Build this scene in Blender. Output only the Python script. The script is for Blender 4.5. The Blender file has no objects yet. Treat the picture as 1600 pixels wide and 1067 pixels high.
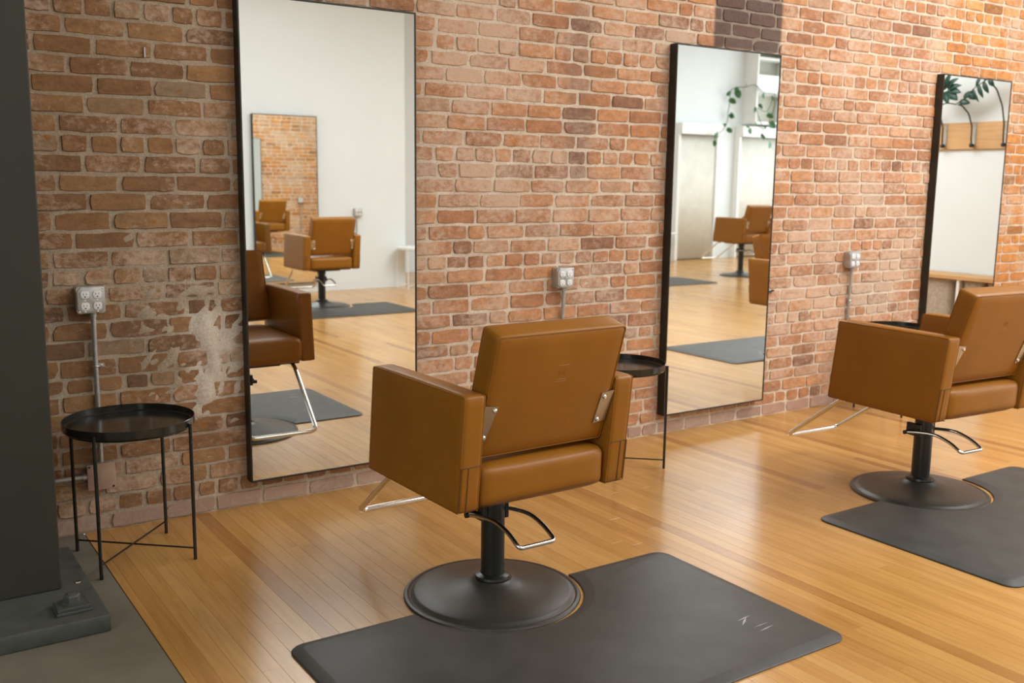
import bpy, bmesh, math, random
from mathutils import Vector, Matrix, noise

random.seed(7)
SC = bpy.context.scene
COL = SC.collection
PI = math.pi

# ------------------------------------------------------------------ camera
F_PX, YAW, PITCH, ROLL = 1556.504, 0.5914824, -0.1619666, 0.0124332
CAM_LOC = Vector((0.0, -4.04214, 1.4))
_fwd = Vector((math.sin(YAW) * math.cos(PITCH), math.cos(YAW) * math.cos(PITCH), math.sin(PITCH)))
_rt = Vector((math.cos(YAW), -math.sin(YAW), 0))
_up = _rt.cross(_fwd)
CR = math.cos(ROLL) * _rt + math.sin(ROLL) * _up
CU = -math.sin(ROLL) * _rt + math.cos(ROLL) * _up
cam_d = bpy.data.cameras.new('camera')
cam_d.sensor_width = 36.0
cam_d.lens = F_PX * 36.0 / 1600.0
cam_d.clip_start = 0.05
cam_d.dof.use_dof = True
cam_d.dof.focus_distance = 3.5
cam_d.dof.aperture_fstop = 3.5
cam = bpy.data.objects.new('camera', cam_d)
cam.matrix_world = Matrix(((CR.x, CU.x, -_fwd.x, CAM_LOC.x), (CR.y, CU.y, -_fwd.y, CAM_LOC.y),
                           (CR.z, CU.z, -_fwd.z, CAM_LOC.z), (0, 0, 0, 1)))
COL.objects.link(cam)
SC.camera = cam


def project(v):
    d = Vector(v) - CAM_LOC
    z = d.dot(_fwd)
    return (800 + F_PX * d.dot(CR) / z, 533.5 - F_PX * d.dot(CU) / z, z)


# ------------------------------------------------------------------ light
SC.view_settings.view_transform = 'Standard'
SC.view_settings.look = 'None'
SC.view_settings.gamma = 1.0
SC.view_settings.exposure = 0.0
SC.view_settings.use_curve_mapping = False
SC.cycles.max_bounces = 9

world = bpy.data.worlds.new('world')
SC.world = world
world.use_nodes = True
world.node_tree.nodes['Background'].inputs[0].default_value = (0.82, 0.90, 1.0, 1)
world.node_tree.nodes['Background'].inputs[1].default_value = 1.0


def area(name, loc, rot, sx, sy, power, col):
    l = bpy.data.lights.new(name, 'AREA')
    l.shape = 'RECTANGLE'
    l.size, l.size_y, l.energy, l.color = sx, sy, power, col
    o = bpy.data.objects.new(name, l)
    o.location = loc
    o.rotation_euler = rot
    COL.objects.link(o)
    return o


# daylight through the tall windows of the end wall (first lamp only)
area('window_daylight', (14.9, -6.15, 2.1), (0, PI / 2, 0), 2.9, 5.6, 190, (0.94, 0.97, 1.0))
area('window_daylight.001', (-2.85, -4.6, 2.2), (0, -PI / 2, 0), 2.6, 3.8, 72, (0.94, 0.97, 1.0))  # fill light added from the left; that wall has no window
# rows of ceiling lights
area('ceiling_light', (6.3, -2.9, 3.9), (0, 0, 0), 3.0, 3.4, 285, (0.95, 0.975, 1.0))
area('ceiling_light.001', (3.4, -4.6, 3.9), (0, 0, 0), 2.4, 3.4, 105, (0.95, 0.975, 1.0))
area('ceiling_light.002', (11.5, -6.0, 3.9), (0, 0, 0), 2.4, 3.0, 110, (0.95, 0.975, 1.0))

# ------------------------------------------------------------------ helpers
MAT = {}


def nodes_of(name):
    m = bpy.data.materials.new(name)
    m.use_nodes = True
    nt = m.node_tree
    b = nt.nodes['Principled BSDF']
    MAT[name] = m
    return m, nt, b


def N(nt, t, **kw):
    n = nt.nodes.new(t)
    for k, v in kw.items():
        setattr(n, k, v)
    return n


def ramp(nt, fac, stops, interp='LINEAR'):
    r = N(nt, 'ShaderNodeValToRGB')
    cr = r.color_ramp
    cr.interpolation = interp
    while len(cr.elements) < len(stops):
        cr.elements.new(0.5)
    for e, (p, c) in zip(cr.elements, stops):
        e.position = p
        e.color = (c, c, c, 1) if isinstance(c, (int, float)) else (*c, 1)
    nt.links.new(fac, r.inputs[0])
    return r.outputs[0]


def mixc(nt, fac, a, b, mode='MIX'):
    m = N(nt, 'ShaderNodeMix', data_type='RGBA', blend_type=mode)
    for sock, v in ((m.inputs[0], fac), (m.inputs[6], a), (m.inputs[7], b)):
        if hasattr(v, 'is_linked'):
            nt.links.new(v, sock)
        else:
            sock.default_value = v if isinstance(v, (int, float)) else (*v, 1)
    return m.outputs[2]


def math_(nt, op, a, b=None, clamp=False):
    m = N(nt, 'ShaderNodeMath', operation=op, use_clamp=clamp)
    for i, v in enumerate((a, b)):
        if v is None:
            continue
        if hasattr(v, 'is_linked'):
            nt.links.new(v, m.inputs[i])
        else:
            m.inputs[i].default_value = v
    return m.outputs[0]


def noise_n(nt, vec, scale, detail=4, rough=0.6):
    n = N(nt, 'ShaderNodeTexNoise')
    n.inputs['Scale'].default_value = scale
    n.inputs['Detail'].default_value = detail
    n.inputs['Roughness'].default_value = rough
    if vec is not None:
        nt.links.new(vec, n.inputs['Vector'])
    return n.outputs[0]


def mapping(nt, vec, scale=(1, 1, 1), loc=(0, 0, 0)):
    m = N(nt, 'ShaderNodeMapping')
    m.inputs['Scale'].default_value = scale
    m.inputs['Location'].default_value = loc
    nt.links.new(vec, m.inputs[0])
    return m.outputs[0]


def bump(nt, b, h, strength, dist=0.002):
    n = N(nt, 'ShaderNodeBump')
    n.inputs['Strength'].default_value = strength
    n.inputs['Distance'].default_value = dist
    nt.links.new(h, n.inputs['Height'])
    nt.links.new(n.outputs[0], b.inputs['Normal'])


def simple(name, col, rough=0.5, metal=0.0, var=0.08, scale=20, bmp=0.0, bscale=200, spec=None):
    m, nt, b = nodes_of(name)
    tc = N(nt, 'ShaderNodeTexCoord').outputs['Object']
    n = noise_n(nt, tc, scale)
    lo = tuple(max(0, c * (1 - var)) for c in col)
    hi = tuple(min(1, c * (1 + var)) for c in col)
    nt.links.new(ramp(nt, n, [(0.3, lo), (0.7, hi)]), b.inputs['Base Color'])
    b.inputs['Roughness'].default_value = rough
    b.inputs['Metallic'].default_value = metal
    if spec is not None:
        b.inputs['Specular IOR Level'].default_value = spec
    if bmp:
        bump(nt, b, noise_n(nt, tc, bscale, 3), bmp, 0.001)
    return m


def box_mask(nt, pos, x0, x1, z0, z1, soft):
    """1 inside a world-space rectangle of the wall (a stain or paint area with its own outline)."""
    s = N(nt, 'ShaderNodeSeparateXYZ')
    nt.links.new(pos, s.inputs[0])
    out = None
    for v, lo, hi in ((s.outputs[0], x0, x1), (s.outputs[2], z0, z1)):
        for lim, sg in ((lo, 1), (hi, -1)):
            t = math_(nt, 'MULTIPLY', math_(nt, 'SUBTRACT', v, lim), sg / soft)
            t = math_(nt, 'ADD', t, 0.5, True)
            out = t if out is None else math_(nt, 'MULTIPLY', out, t)
    return out


def brick_material():
    m, nt, b = nodes_of('brick')
    at = N(nt, 'ShaderNodeAttribute', attribute_name='rnd')
    sp = N(nt, 'ShaderNodeSeparateColor')
    nt.links.new(at.outputs['Color'], sp.inputs[0])
    pos = N(nt, 'ShaderNodeNewGeometry').outputs['Position']
    base = ramp(nt, sp.outputs[0], [(0.0, (.27, .140, .085)), (.12, (.39, .185, .095)), (.55, (.47, .222, .106)),
                                    (.85, (.54, .270, .130)), (1.0, (.46, .28, .180))])
    n1 = noise_n(nt, mapping(nt, pos, (16, 16, 26)), 1.0, 7, .72)
    base = mixc(nt, 1.0, base, ramp(nt, n1, [(.28, .62), (.5, .98), (.72, 1.28)]), 'MULTIPLY')
    # rusty orange chips
    n5 = noise_n(nt, mapping(nt, pos, (9, 9, 16), (4, 2, 7)), 1.0, 2, .5)
    base = mixc(nt, ramp(nt, n5, [(.65, 0.0), (.71, .75)]), base, (.50, .17, .03))
    # redder, yellower masonry right of the vertical joint
    zone = box_mask(nt, pos, 6.02, 30, -1, 9, .06)
    base = mixc(nt, zone, base, mixc(nt, 1.0, base, (1.16, 1.05, .68), 'MULTIPLY'))
    # left end browner, with the dimmer light there painted into the bricks
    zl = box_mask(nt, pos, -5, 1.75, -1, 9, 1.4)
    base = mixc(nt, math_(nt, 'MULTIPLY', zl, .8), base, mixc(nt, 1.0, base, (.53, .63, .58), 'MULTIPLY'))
    # lime wash / mortar smears
    n2 = noise_n(nt, mapping(nt, pos, (2.2, 2.2, 2.6)), 1.0, 6, .62)
    n3 = noise_n(nt, mapping(nt, pos, (30, 30, 40)), 1.0, 6, .75)
    sm = math_(nt, 'ADD', math_(nt, 'MULTIPLY', n2, .55), math_(nt, 'MULTIPLY', n3, .45))
    sm = math_(nt, 'ADD', sm, math_(nt, 'MULTIPLY', math_(nt, 'SUBTRACT', sp.outputs[1], .5), .08))
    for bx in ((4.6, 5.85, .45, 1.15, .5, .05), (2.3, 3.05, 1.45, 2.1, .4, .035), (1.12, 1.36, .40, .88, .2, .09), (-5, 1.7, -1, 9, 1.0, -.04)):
        sm = math_(nt, 'ADD', sm, math_(nt, 'MULTIPLY', box_mask(nt, pos, *bx[:5]), bx[5]))
    wash = ramp(nt, sm, [(.47, 0.0), (.585, .70)])
    base = mixc(nt, wash, base, (.62, .46, .34))
    n4 = noise_n(nt, mapping(nt, pos, (60, 60, 60)), 1.0, 3, .6)
    base = mixc(nt, ramp(nt, n4, [(.68, 0.0), (.75, .55)]), base, (.62, .52, .42))
    # pale mauve old paint on the lowest course
    low = box_mask(nt, pos, -3, 30, -.1, .069, .01)
    base = mixc(nt, math_(nt, 'MULTIPLY', low, .6), base, (.42, .30, .25))
    # dark painted rectangle high on the wall, and a faint grey streak
    dk = box_mask(nt, pos, 4.005, 4.535, 2.12, 9, .02)
    base = mixc(nt, math_(nt, 'MULTIPLY', dk, .88), base, (.085, .060, .055))
    st = box_mask(nt, pos, 3.02, 3.17, 1.35, 2.25, .08)
    base = mixc(nt, math_(nt, 'MULTIPLY', st, .38), base, (.16, .11, .09))
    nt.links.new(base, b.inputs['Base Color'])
    b.inputs['Roughness'].default_value = .88
    b.inputs['Specular IOR Level'].default_value = .25
    bump(nt, b, math_(nt, 'ADD', n3, n4), .55, .004)


def mortar_material():
    m, nt, b = nodes_of('mortar')
    pos = N(nt, 'ShaderNodeNewGeometry').outputs['Position']
    n = noise_n(nt, pos, 7, 5)
    base = ramp(nt, n, [(.3, (.58, .46, .34)), (.7, (.76, .64, .50))])
    n2 = noise_n(nt, pos, 110, 4, .7)
    base = mixc(nt, 1.0, base, ramp(nt, n2, [(.25, .7), (.75, 1.2)]), 'MULTIPLY')
    zl = box_mask(nt, pos, -5, 1.75, -1, 9, 1.4)  # weaker light at the left end put into the mortar colour
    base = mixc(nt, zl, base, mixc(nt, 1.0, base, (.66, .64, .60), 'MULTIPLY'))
    pl = box_mask(nt, pos, 1.12, 1.36, .42, .86, .06)
    base = mixc(nt, math_(nt, 'MULTIPLY', pl, .75), base, mixc(nt, 1.0, (.74, .65, .53), ramp(nt, n2, [(.25, .7), (.75, 1.15)]), 'MULTIPLY'))
    dk = box_mask(nt, pos, 4.005, 4.535, 2.12, 9, .02)
    base = mixc(nt, math_(nt, 'MULTIPLY', dk, .7), base, (.13, .10, .085))
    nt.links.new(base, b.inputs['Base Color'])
    b.inputs['Roughness'].default_value = .95
    b.inputs['Specular IOR Level'].default_value = .15
    bump(nt, b, n2, .8, .004)


def wood_material(name, stops, gloss, axis='Y', attr=True):
    m, nt, b = nodes_of(name)
    pos = N(nt, 'ShaderNodeNewGeometry').outputs['Position']
    sc = {'Y': (55, 3.2, 55), 'X': (1.5, 42, 42), 'Z': (42, 42, 1.5)}[axis]
    v = mapping(nt, pos, sc)
    if attr:
        at = N(nt, 'ShaderNodeAttribute', attribute_name='rnd')
        sp = N(nt, 'ShaderNodeSeparateColor')
        nt.links.new(at.outputs['Color'], sp.inputs[0])
        off = N(nt, 'ShaderNodeVectorMath', operation='MULTIPLY_ADD')
        nt.links.new(at.outputs['Color'], off.inputs[0])
        off.inputs[1].default_value = (40, 40, 40)
        nt.links.new(v, off.inputs[2])
        v = off.outputs[0]
        fac = sp.outputs[0]
    else:
        fac = noise_n(nt, pos, 3)
    base = ramp(nt, fac, stops)
    g = noise_n(nt, v, 1.0, 5, .6)
    base = mixc(nt, 1.0, base, ramp(nt, g, [(.25, (.82, .77, .70)), (.5, (.98, .98, .98)), (.78, (1.1, 1.11, 1.14))]), 'MULTIPLY')
    big = noise_n(nt, mapping(nt, pos, (2.5, 1.2, 2.5)), 1.0, 3)
    base = mixc(nt, 1.0, base, ramp(nt, big, [(.3, (.9, .88, .84)), (.7, (1.06, 1.06, 1.06))]), 'MULTIPLY')
    nt.links.new(base, b.inputs['Base Color'])
    rr = ramp(nt, noise_n(nt, pos, 5, 4), [(.3, gloss), (.7, gloss + .03)])
    nt.links.new(rr, b.inputs['Roughness'])
    b.inputs['Specular IOR Level'].default_value = .8
    bump(nt, b, g, .03, .001)


def leather_material(name, col):
    m, nt, b = nodes_of(name)
    tc = N(nt, 'ShaderNodeTexCoord').outputs['Object']
    n = noise_n(nt, tc, 5, 4)
    base = ramp(nt, n, [(.3, tuple(c * .92 for c in col)), (.7, tuple(c * 1.08 for c in col))])
    nt.links.new(base, b.inputs['Base Color'])
    b.inputs['Roughness'].default_value = .40
    b.inputs['Specular IOR Level'].default_value = .34
    vo = N(nt, 'ShaderNodeTexVoronoi')
    vo.inputs['Scale'].default_value = 420
    nt.links.new(tc, vo.inputs['Vector'])
    h = math_(nt, 'ADD', vo.outputs['Distance'], math_(nt, 'MULTIPLY', noise_n(nt, tc, 18, 3), 2.0))
    bump(nt, b, h, .10, .0015)


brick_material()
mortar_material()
wood_material('floor_wood', [(0.0, (.36, .160, .040)), (.12, (.46, .230, .060)), (.5, (.53, .280, .078)), (.85, (.56, .310, .095)), (1.0, (.60, .35, .120))], .21)
wood_material('bench_wood', [(.3, (.50, .27, .10)), (.7, (.60, .35, .14))], .5, 'Y', False)
leather_material('leather', (.285, .109, .0085))
simple('seam', (.10, .04, .010), .7)
simple('under_seat', (.02, .02, .02), .7)
simple('mirror_glass', (.86, .90, .885), .0, 1.0, 0.0)
simple('mirror_frame', (.030, .027, .019), .45, 0.3, .2, 8)
simple('table_black', (.016, .016, .012), .17, 0.0, .2, 12)
simple('table_white', (.78, .79, .77), .4)
simple('chrome', (.80, .80, .78), .12, 1.0, .02)
simple('steel', (.42, .38, .32), .33, 1.0, .05)
simple('base_black', (.036, .033, .026), .36, 0.0, .1, 10, .25, 700)
simple('pole_black', (.018, .018, .015), .28, 0.0, .1, 10)
simple('rubber', (.047, .047, .042), .50, 0.0, .22, 7, .2, 300)
simple('scuff', (.36, .36, .34), .7, 0, .2)
simple('galvanised', (.50, .50, .48), .42, .75, .15, 45)
simple('receptacle', (.80, .80, .77), .4)
simple('slot_black', (.01, .01, .01), .6)
simple('cover_paint', (.50, .33, .24), .75, 0, .12, 25)
simple('steel_paint', (.026, .025, .016), .55, 0, .1, 3, .1, 300)
simple('plate_paint', (.075, .080, .070), .5, .1, .28, 10, .3, 90)
simple('concrete', (.175, .155, .115), .7, 0, .14, 5, .25, 120)
simple('subfloor', (.10, .05, .02), .9)
simple('white_wall', (.735, .78, .785), .75, 0, .02, 2, .05, 60)
simple('white_joinery', (.80, .80, .77), .55, 0, .02, 3)
simple('curtain', (.86, .86, .80), .9, 0, .05, 6)
simple('shelf_inside', (.50, .50, .42), .8)
simple('ceiling_white', (.78, .80, .80), .85, 0, .02, 2)
simple('leaf_green', (.030, .125, .035), .45, 0, .45, 9)
simple('leaf_dark', (.012, .060, .038), .4, 0, .3, 12)
simple('stem', (.07, .08, .045), .6, 0, .2)
simple('iron', (.025, .028, .024), .5, .3)
simple('wicker', (.40, .32, .24), .85, 0, .25, 60)
simple('soil', (.03, .02, .012), .95)
simple('pot_white', (.7, .68, .64), .6)
simple('window_frame_black', (.03, .03, .028), .5)
m, nt, b = nodes_of('window_glass')
b.inputs['Base Color'].default_value = (.95, .97, .96, 1)
b.inputs['Roughness'].default_value = 0
b.inputs['Transmission Weight'].default_value = 1.0
b.inputs['IOR'].default_value = 1.02


class MB:
    """collects simple solids, then links them as one mesh object"""

    def __init__(self):
        self.bm = bmesh.new()

    def box(self, lo, hi, bev=0.0, seg=2, mat=None):
        g = bmesh.ops.create_cube(self.bm, size=1.0)['verts']
        c = [(a + b_) / 2 for a, b_ in zip(lo, hi)]
        s = [b_ - a for a, b_ in zip(lo, hi)]
        for v in g:
            v.co = Vector((v.co.x * s[0] + c[0], v.co.y * s[1] + c[1], v.co.z * s[2] + c[2]))
        if bev:
            es = {e for v in g for e in v.link_edges}
            r = bmesh.ops.bevel(self.bm, geom=list(es), offset=bev, segments=seg, profile=.5, affect='EDGES')
            g = list({v for f in r['faces'] for v in f.verts} | {v for v in g if v.is_valid})
        if mat is not None:
            for v in g:
                v.co = mat @ v.co
        return g

    def tube(self, pts, r, seg=10, caps=True, closed=False):
        pts = [Vector(p_) for p_ in pts]
        n = len(pts)
        rings = []
        prev = None
        for i, p_ in enumerate(pts):
            if closed:
                t = (pts[(i + 1) % n] - pts[i - 1]).normalized()
            else:
                t = (pts[min(i + 1, n - 1)] - pts[max(i - 1, 0)]).normalized()
            if prev is None:
                a = Vector((0, 0, 1)) if abs(t.z) < .9 else Vector((1, 0, 0))
                u = t.cross(a).normalized()
            else:
                u = (prev - t * prev.dot(t)).normalized()
            prev = u
            w = t.cross(u)
            rad = r[i] if isinstance(r, (list, tuple)) else r
            rings.append([self.bm.verts.new(p_ + rad * (math.cos(2 * PI * k / seg) * u + math.sin(2 * PI * k / seg) * w)) for k in range(seg)])
        m_ = n if closed else n - 1
        for i in range(m_):
            A, B = rings[i], rings[(i + 1) % n]
            for k in range(seg):
                self.bm.faces.new((A[k], A[(k + 1) % seg], B[(k + 1) % seg], B[k]))
        if caps and not closed:
            self.bm.faces.new(rings[0][::-1])
            self.bm.faces.new(rings[-1])
        return self

    def lathe(self, prof, seg=48, c=(0, 0, 0)):
        rings = []
        for r, z in prof:
            if r < 1e-6:
                rings.append([self.bm.verts.new((c[0], c[1], c[2] + z))])
            else:
                rings.append([self.bm.verts.new((c[0] + r * math.cos(2 * PI * k / seg), c[1] + r * math.sin(2 * PI * k / seg), c[2] + z)) for k in range(seg)])
        for A, B in zip(rings, rings[1:]):
            for k in range(seg):
                a, a2 = A[k % len(A)], A[(k + 1) % len(A)]
                b_, b2 = B[k % len(B)], B[(k + 1) % len(B)]
                vs = []
                for v in (a, a2, b2, b_):
                    if v not in vs:
                        vs.append(v)
                if len(vs) > 2:
                    self.bm.faces.new(vs)
        return self

    def prism(self, outline, z0, z1, bev=0.0, fn=None):
        """outline: (u, v) polygon extruded along w; fn maps (u, v, w) to a point"""
        fn = fn or (lambda u, v, w: (u, v, w))
        A = [self.bm.verts.new(fn(u, v, z0)) for u, v in outline]
        B = [self.bm.verts.new(fn(u, v, z1)) for u, v in outline]
        n = len(outline)
        f0 = self.bm.faces.new(A[::-1])
        f1 = self.bm.faces.new(B)
        for k in range(n):
            self.bm.faces.new((A[k], A[(k + 1) % n], B[(k + 1) % n], B[k]))
        if bev:
            es = list({e for f in (f1,) for e in f.edges})
            bmesh.ops.bevel(self.bm, geom=es, offset=bev, segments=2, profile=.5, affect='EDGES')
        return self

    def build(self, name, mat, parent=None, smooth=True, angle=35, loc=None):
        bmesh.ops.recalc_face_normals(self.bm, faces=self.bm.faces[:])
        me = bpy.data.meshes.new(name)
        self.bm.to_mesh(me)
        self.bm.free()
        if smooth:
            me.polygons.foreach_set('use_smooth', [True] * len(me.polygons))
            me.set_sharp_from_angle(angle=math.radians(angle))
        me.materials.append(MAT[mat])
        o = bpy.data.objects.new(name, me)
        COL.objects.link(o)
        if parent is not None:
            o.parent = parent
        if loc is not None:
            o.location = loc
        return o


def tag(o, label=None, cat=None, group=None, kind=None):
    if label:
        o['label'] = label
    if cat:
        o['category'] = cat
    if group:
        o['group'] = group
    if kind:
        o['kind'] = kind
    return o


def thing(name, loc, rz, label, cat, group=None):
    o = bpy.data.objects.new(name, None)
    o.empty_display_size = .1
    COL.objects.link(o)
    o.location = loc
    o.rotation_euler = (0, 0, rz)
    return tag(o, label, cat, group)


def copy_tree(o, parent=None):
    c = o.copy()
    COL.objects.link(c)
    c.parent = parent
    for ch in o.children:
        copy_tree(ch, c)
    return c


def clone(root, loc, rz, label, group=None):
    c = copy_tree(root)
    c.location = loc
    c.rotation_euler = (0, 0, rz)
    c['label'] = label
    if group:
        c['group'] = group
    return c


def arc(c, r, a0, a1, n, fn):
    return [fn(c[0] + r * math.cos(a0 + (a1 - a0) * i / n), c[1] + r * math.sin(a0 + (a1 - a0) * i / n)) for i in range(n + 1)]


def fillet(pts, r, n=6):
    """polyline with rounded corners"""
    pts = [Vector(p_) for p_ in pts]
    out = [pts[0]]
    for a, b_, c in zip(pts, pts[1:], pts[2:]):
        d1, d2 = (a - b_).normalized(), (c - b_).normalized()
        p0, p1 = b_ + d1 * r, b_ + d2 * r
        for i in range(n + 1):
            t = i / n
            out.append((1 - t) ** 2 * p0 + 2 * t * (1 - t) * b_ + t * t * p1)
    out.append(pts[-1])
    return out


# ------------------------------------------------------------------ brick wall
COURSE = [0, .071, .140, .213, .278, .348, .416, .486, .558, .622, .697, .766, .838, .907, .975, 1.042, 1.112, 1.184, 1.259, 1.33,
          1.400, 1.473, 1.546, 1.618, 1.69, 1.760, 1.830, 1.901, 1.970, 2.043]
while COURSE[-1] < 3.95:
    COURSE.append(COURSE[-1] + .0712)
HEADER = {1, 8, 14, 21, 28, 35, 42, 49}
# joints read off the wall between the steel column and the first mirror (metres along the wall)
JOINT = {
 28: [.694, .802, .902, 1.008, 1.115, 1.210], 27: [.726, .947, 1.166], 26: [.828, 1.045, 1.257], 25: [.735, .953, 1.161],
 24: [.826, 1.037, 1.248], 23: [.792, 1.009, 1.226], 22: [.687, .905, 1.114, 1.330], 21: [.692, .798, .904, 1.003, 1.109, 1.214, 1.314],
 20: [.771, .985, 1.198, 1.332], 19: [.897, 1.111, 1.333], 18: [.781, 1.001, 1.224], 17: [.861, 1.076, 1.295],
 16: [.723, .947, 1.157, 1.360], 15: [.848, 1.064, 1.275], 14: [.747, .854, .962, 1.061, 1.163, 1.263, 1.375],
 13: [.832, 1.044, 1.254], 12: [.887, 1.134, 1.260], 11: [.831, 1.057, 1.278], 10: [.968, 1.190], 9: [.855, 1.080, 1.297],
 8: [.767, .878, .974, 1.084, 1.176, 1.279, 1.376], 7: [.855, 1.06, 1.190], 6: [.73, .95, 1.17, 1.385], 5: [.84, 1.06, 1.27],
 4: [.845, 1.05, 1.369], 3: [.86, 1.082, 1.276], 2: [.990, 1.193, 1.398], 1: [.935, 1.045, 1.145, 1.225, 1.325, 1.415], 0: [.80, 1.01, 1.220, 1.420]}
WX0, WX1 = -3.0, 9.3
rng = random.Random(11)
bricks = []          # (x0, x1, z0, z1)
for i in range(len(COURSE) - 1):
    z0, z1 = COURSE[i], COURSE[i + 1]
    pitch = .1085 if i in HEADER else .2165
    js = list(JOINT.get(i, []))
    if not js:
        js = [.7 + rng.random() * pitch]
    while js[-1] < WX1:
        step = pitch * rng.uniform(.94, 1.06)
        if i not in HEADER and rng.random() < .07:
            step = .1085
        if i in HEADER and rng.random() < .05:
            step = .2165
        js.append(js[-1] + step)
    while js[0] > WX0:
        js.insert(0, js[0] - pitch * rng.uniform(.95, 1.05))
    for a, c in zip(js, js[1:]):
        a, c = max(a, WX0), min(c, WX1)
        if c - a > .03:
            bricks.append((a, c, z0, z1))

PLASTER = [(1.205, .765, .050, .075), (1.195, .520, .046, .068), (1.26, .70, .085, .030), (1.235, .64, .03, .08)]


def plaster(x, z):
    s = 0.0
    for cx, cz, rx, rz in PLASTER:
        s = max(s, 1.0 - ((x - cx) / rx) ** 2 - ((z - cz) / rz) ** 2)
    if s > -.8:
        s += .55 * noise.noise(Vector((x * 22, 3.1, z * 22))) + .4 * noise.noise(Vector((x * 60, 9.1, z * 60)))
    return s


def brick_geom(x0, x1, z0, z1, r):
    """irregular brick face: 6 x 3 front grid with ragged edges plus a rim going back into the mortar"""
    j = .0048
    x0 += j + r.uniform(-.002, .003)
    x1 -= j + r.uniform(-.002, .003)
    z0 += j + r.uniform(-.0015, .002)
    z1 -= j + r.uniform(-.0015, .002)
    e = .0028
    proud = r.uniform(-.0022, .0028)
    tilt = r.uniform(-.0025, .0025)
    verts, faces = [], []
    nx, nz = 6, 3
    w, h = x1 - x0, z1 - z0
    chip = r.choice((0, nx - 1, nx * 2, nx * 3 - 1)) if r.random() < .3 else -1
    for jz in range(nz):
        for ix in range(nx):
            u, v = ix / (nx - 1), jz / (nz - 1)
            x = x0 + e + (w - 2 * e) * u
            z = z0 + e + (h - 2 * e) * v + tilt * (u - .5)
            if ix in (0, nx - 1) and jz in (0, nz - 1):
                k = 2.6 if jz * nx + ix == chip else 1.0
                x += (.5 - u) * .012 * r.random() * k
                z += (.5 - v) * .007 * r.random() * k
            elif jz in (0, nz - 1):
                z += r.uniform(-.0024, .0024)
                x += r.uniform(-.008, .008) * min(1, w / .2)
            elif ix in (0, nx - 1):
                x += r.uniform(-.003, .003)
            verts.append((x, -.0028 - proud + r.uniform(-.0012, .0012), z))
    ring = list(range(nx)) + [2 * nx - 1] + list(range(3 * nx - 1, 2 * nx - 1, -1)) + [nx]
    for jz in range(nz - 1):
        for ix in range(nx - 1):
            a = jz * nx + ix
            faces.append((a, a + 1, a + nx + 1, a + nx))
    base = len(verts)
    cx, cz = (x0 + x1) / 2, (z0 + z1) / 2
    for k in ring:
        x, y, z = verts[k]
        ox = (e if x > cx else -e) if k % nx in (0, nx - 1) else 0
        oz = (e if z > cz else -e) if k < nx or k >= 2 * nx else 0
        verts.append((x + ox, y + .010, z + oz))
    n_ = len(ring)
    for q in range(n_):
        a, b_ = ring[q], ring[(q + 1) % n_]
        faces.append((b_, a, base + q, base + (q + 1) % n_))
    return verts, faces


def colour_mesh(me, cols):
    a = me.color_attributes.new('rnd', 'FLOAT_COLOR', 'POINT')
    a.data.foreach_set('color', [c for col in cols for c in (*col, 1.0)])


def px_area(x0, x1, z0, z1):
    cs = [project((x, 0, z)) for x in (x0, x1) for z in (z0, z1)]
    cx, cy = sum(c[0] for c in cs) / 4, sum(c[1] for c in cs) / 4
    if not (20 < cx < 1620 and -15 < cy < 1060) or min(c[2] for c in cs) < .3:
        return 0
    xm, zm = (x0 + x1) / 2, (z0 + z1) / 2
    if (1.42 < xm < 2.10 or 3.78 < xm < 4.42 or 6.13 < xm < 6.77) and .16 < zm < 2.06:
        return 0            # behind a mirror
    if cx < 80:
        return 0
    return abs(cs[2][0] - cs[0][0]) * abs(cs[1][1] - cs[0][1])


# mortar bed: a rough sheet 8 mm behind the brick faces, with lumps of old plaster, on a solid core
mb = MB()
nx, nz = 560, 185
gx0, gx1, gz1 = WX0, WX1, 3.95
vs = []
for jz in range(nz + 1):
    row = []
    for ix in range(nx + 1):
        x, z = gx0 + (gx1 - gx0) * ix / nx, gz1 * jz / nz
        y = .0018 + .0022 * noise.noise(Vector((x * 9, 0, z * 9))) + .0022 * noise.noise(Vector((x * 38, 5, z * 38)))
        if .95 < x < 1.45 and .38 < z < 1.0:
            s = plaster(x, z)
            if s > 0:
                y -= min(1, s * 2.2) * .0165
        row.append(mb.bm.verts.new((x, y, z)))
    vs.append(row)
for jz in range(nz):
    for ix in range(nx):
        mb.bm.faces.new((vs[jz][ix], vs[jz][ix + 1], vs[jz + 1][ix + 1], vs[jz + 1][ix]))
mb.box((WX0, .03, 0), (WX1, .32, gz1))
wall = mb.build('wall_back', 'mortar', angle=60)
tag(wall, kind='structure')

ranked = sorted(range(len(bricks)), key=lambda k: -px_area(*bricks[k]))
single = set(ranked[:300])
sv, sf, scol = [], [], []
for k, bk in enumerate(bricks):
    r = random.Random(1000 + k)
    v, f = brick_geom(*bk, r)
    col = (r.random(), r.random(), r.random())
    if k in single:
        me = bpy.data.meshes.new('brick')
        me.from_pydata(v, [], f)
        colour_mesh(me, [col] * len(v))
        me.polygons.foreach_set('use_smooth', [True] * len(me.polygons))
        me.set_sharp_from_angle(angle=math.radians(42))
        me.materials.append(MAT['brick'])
        o = bpy.data.objects.new('brick', me)
        COL.objects.link(o)
        o.parent = wall
    else:
        n0 = len(sv)
        sv += v
        sf += [tuple(q + n0 for q in ff) for ff in f]
        scol += [col] * len(v)
me = bpy.data.meshes.new('brickwork')
me.from_pydata(sv, [], sf)
colour_mesh(me, scol)
me.polygons.foreach_set('use_smooth', [True] * len(me.polygons))
me.set_sharp_from_angle(angle=math.radians(42))
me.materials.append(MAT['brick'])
o = bpy.data.objects.new('brickwork', me)
COL.objects.link(o)
o.parent = wall
tag(o, kind='stuff')

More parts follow.
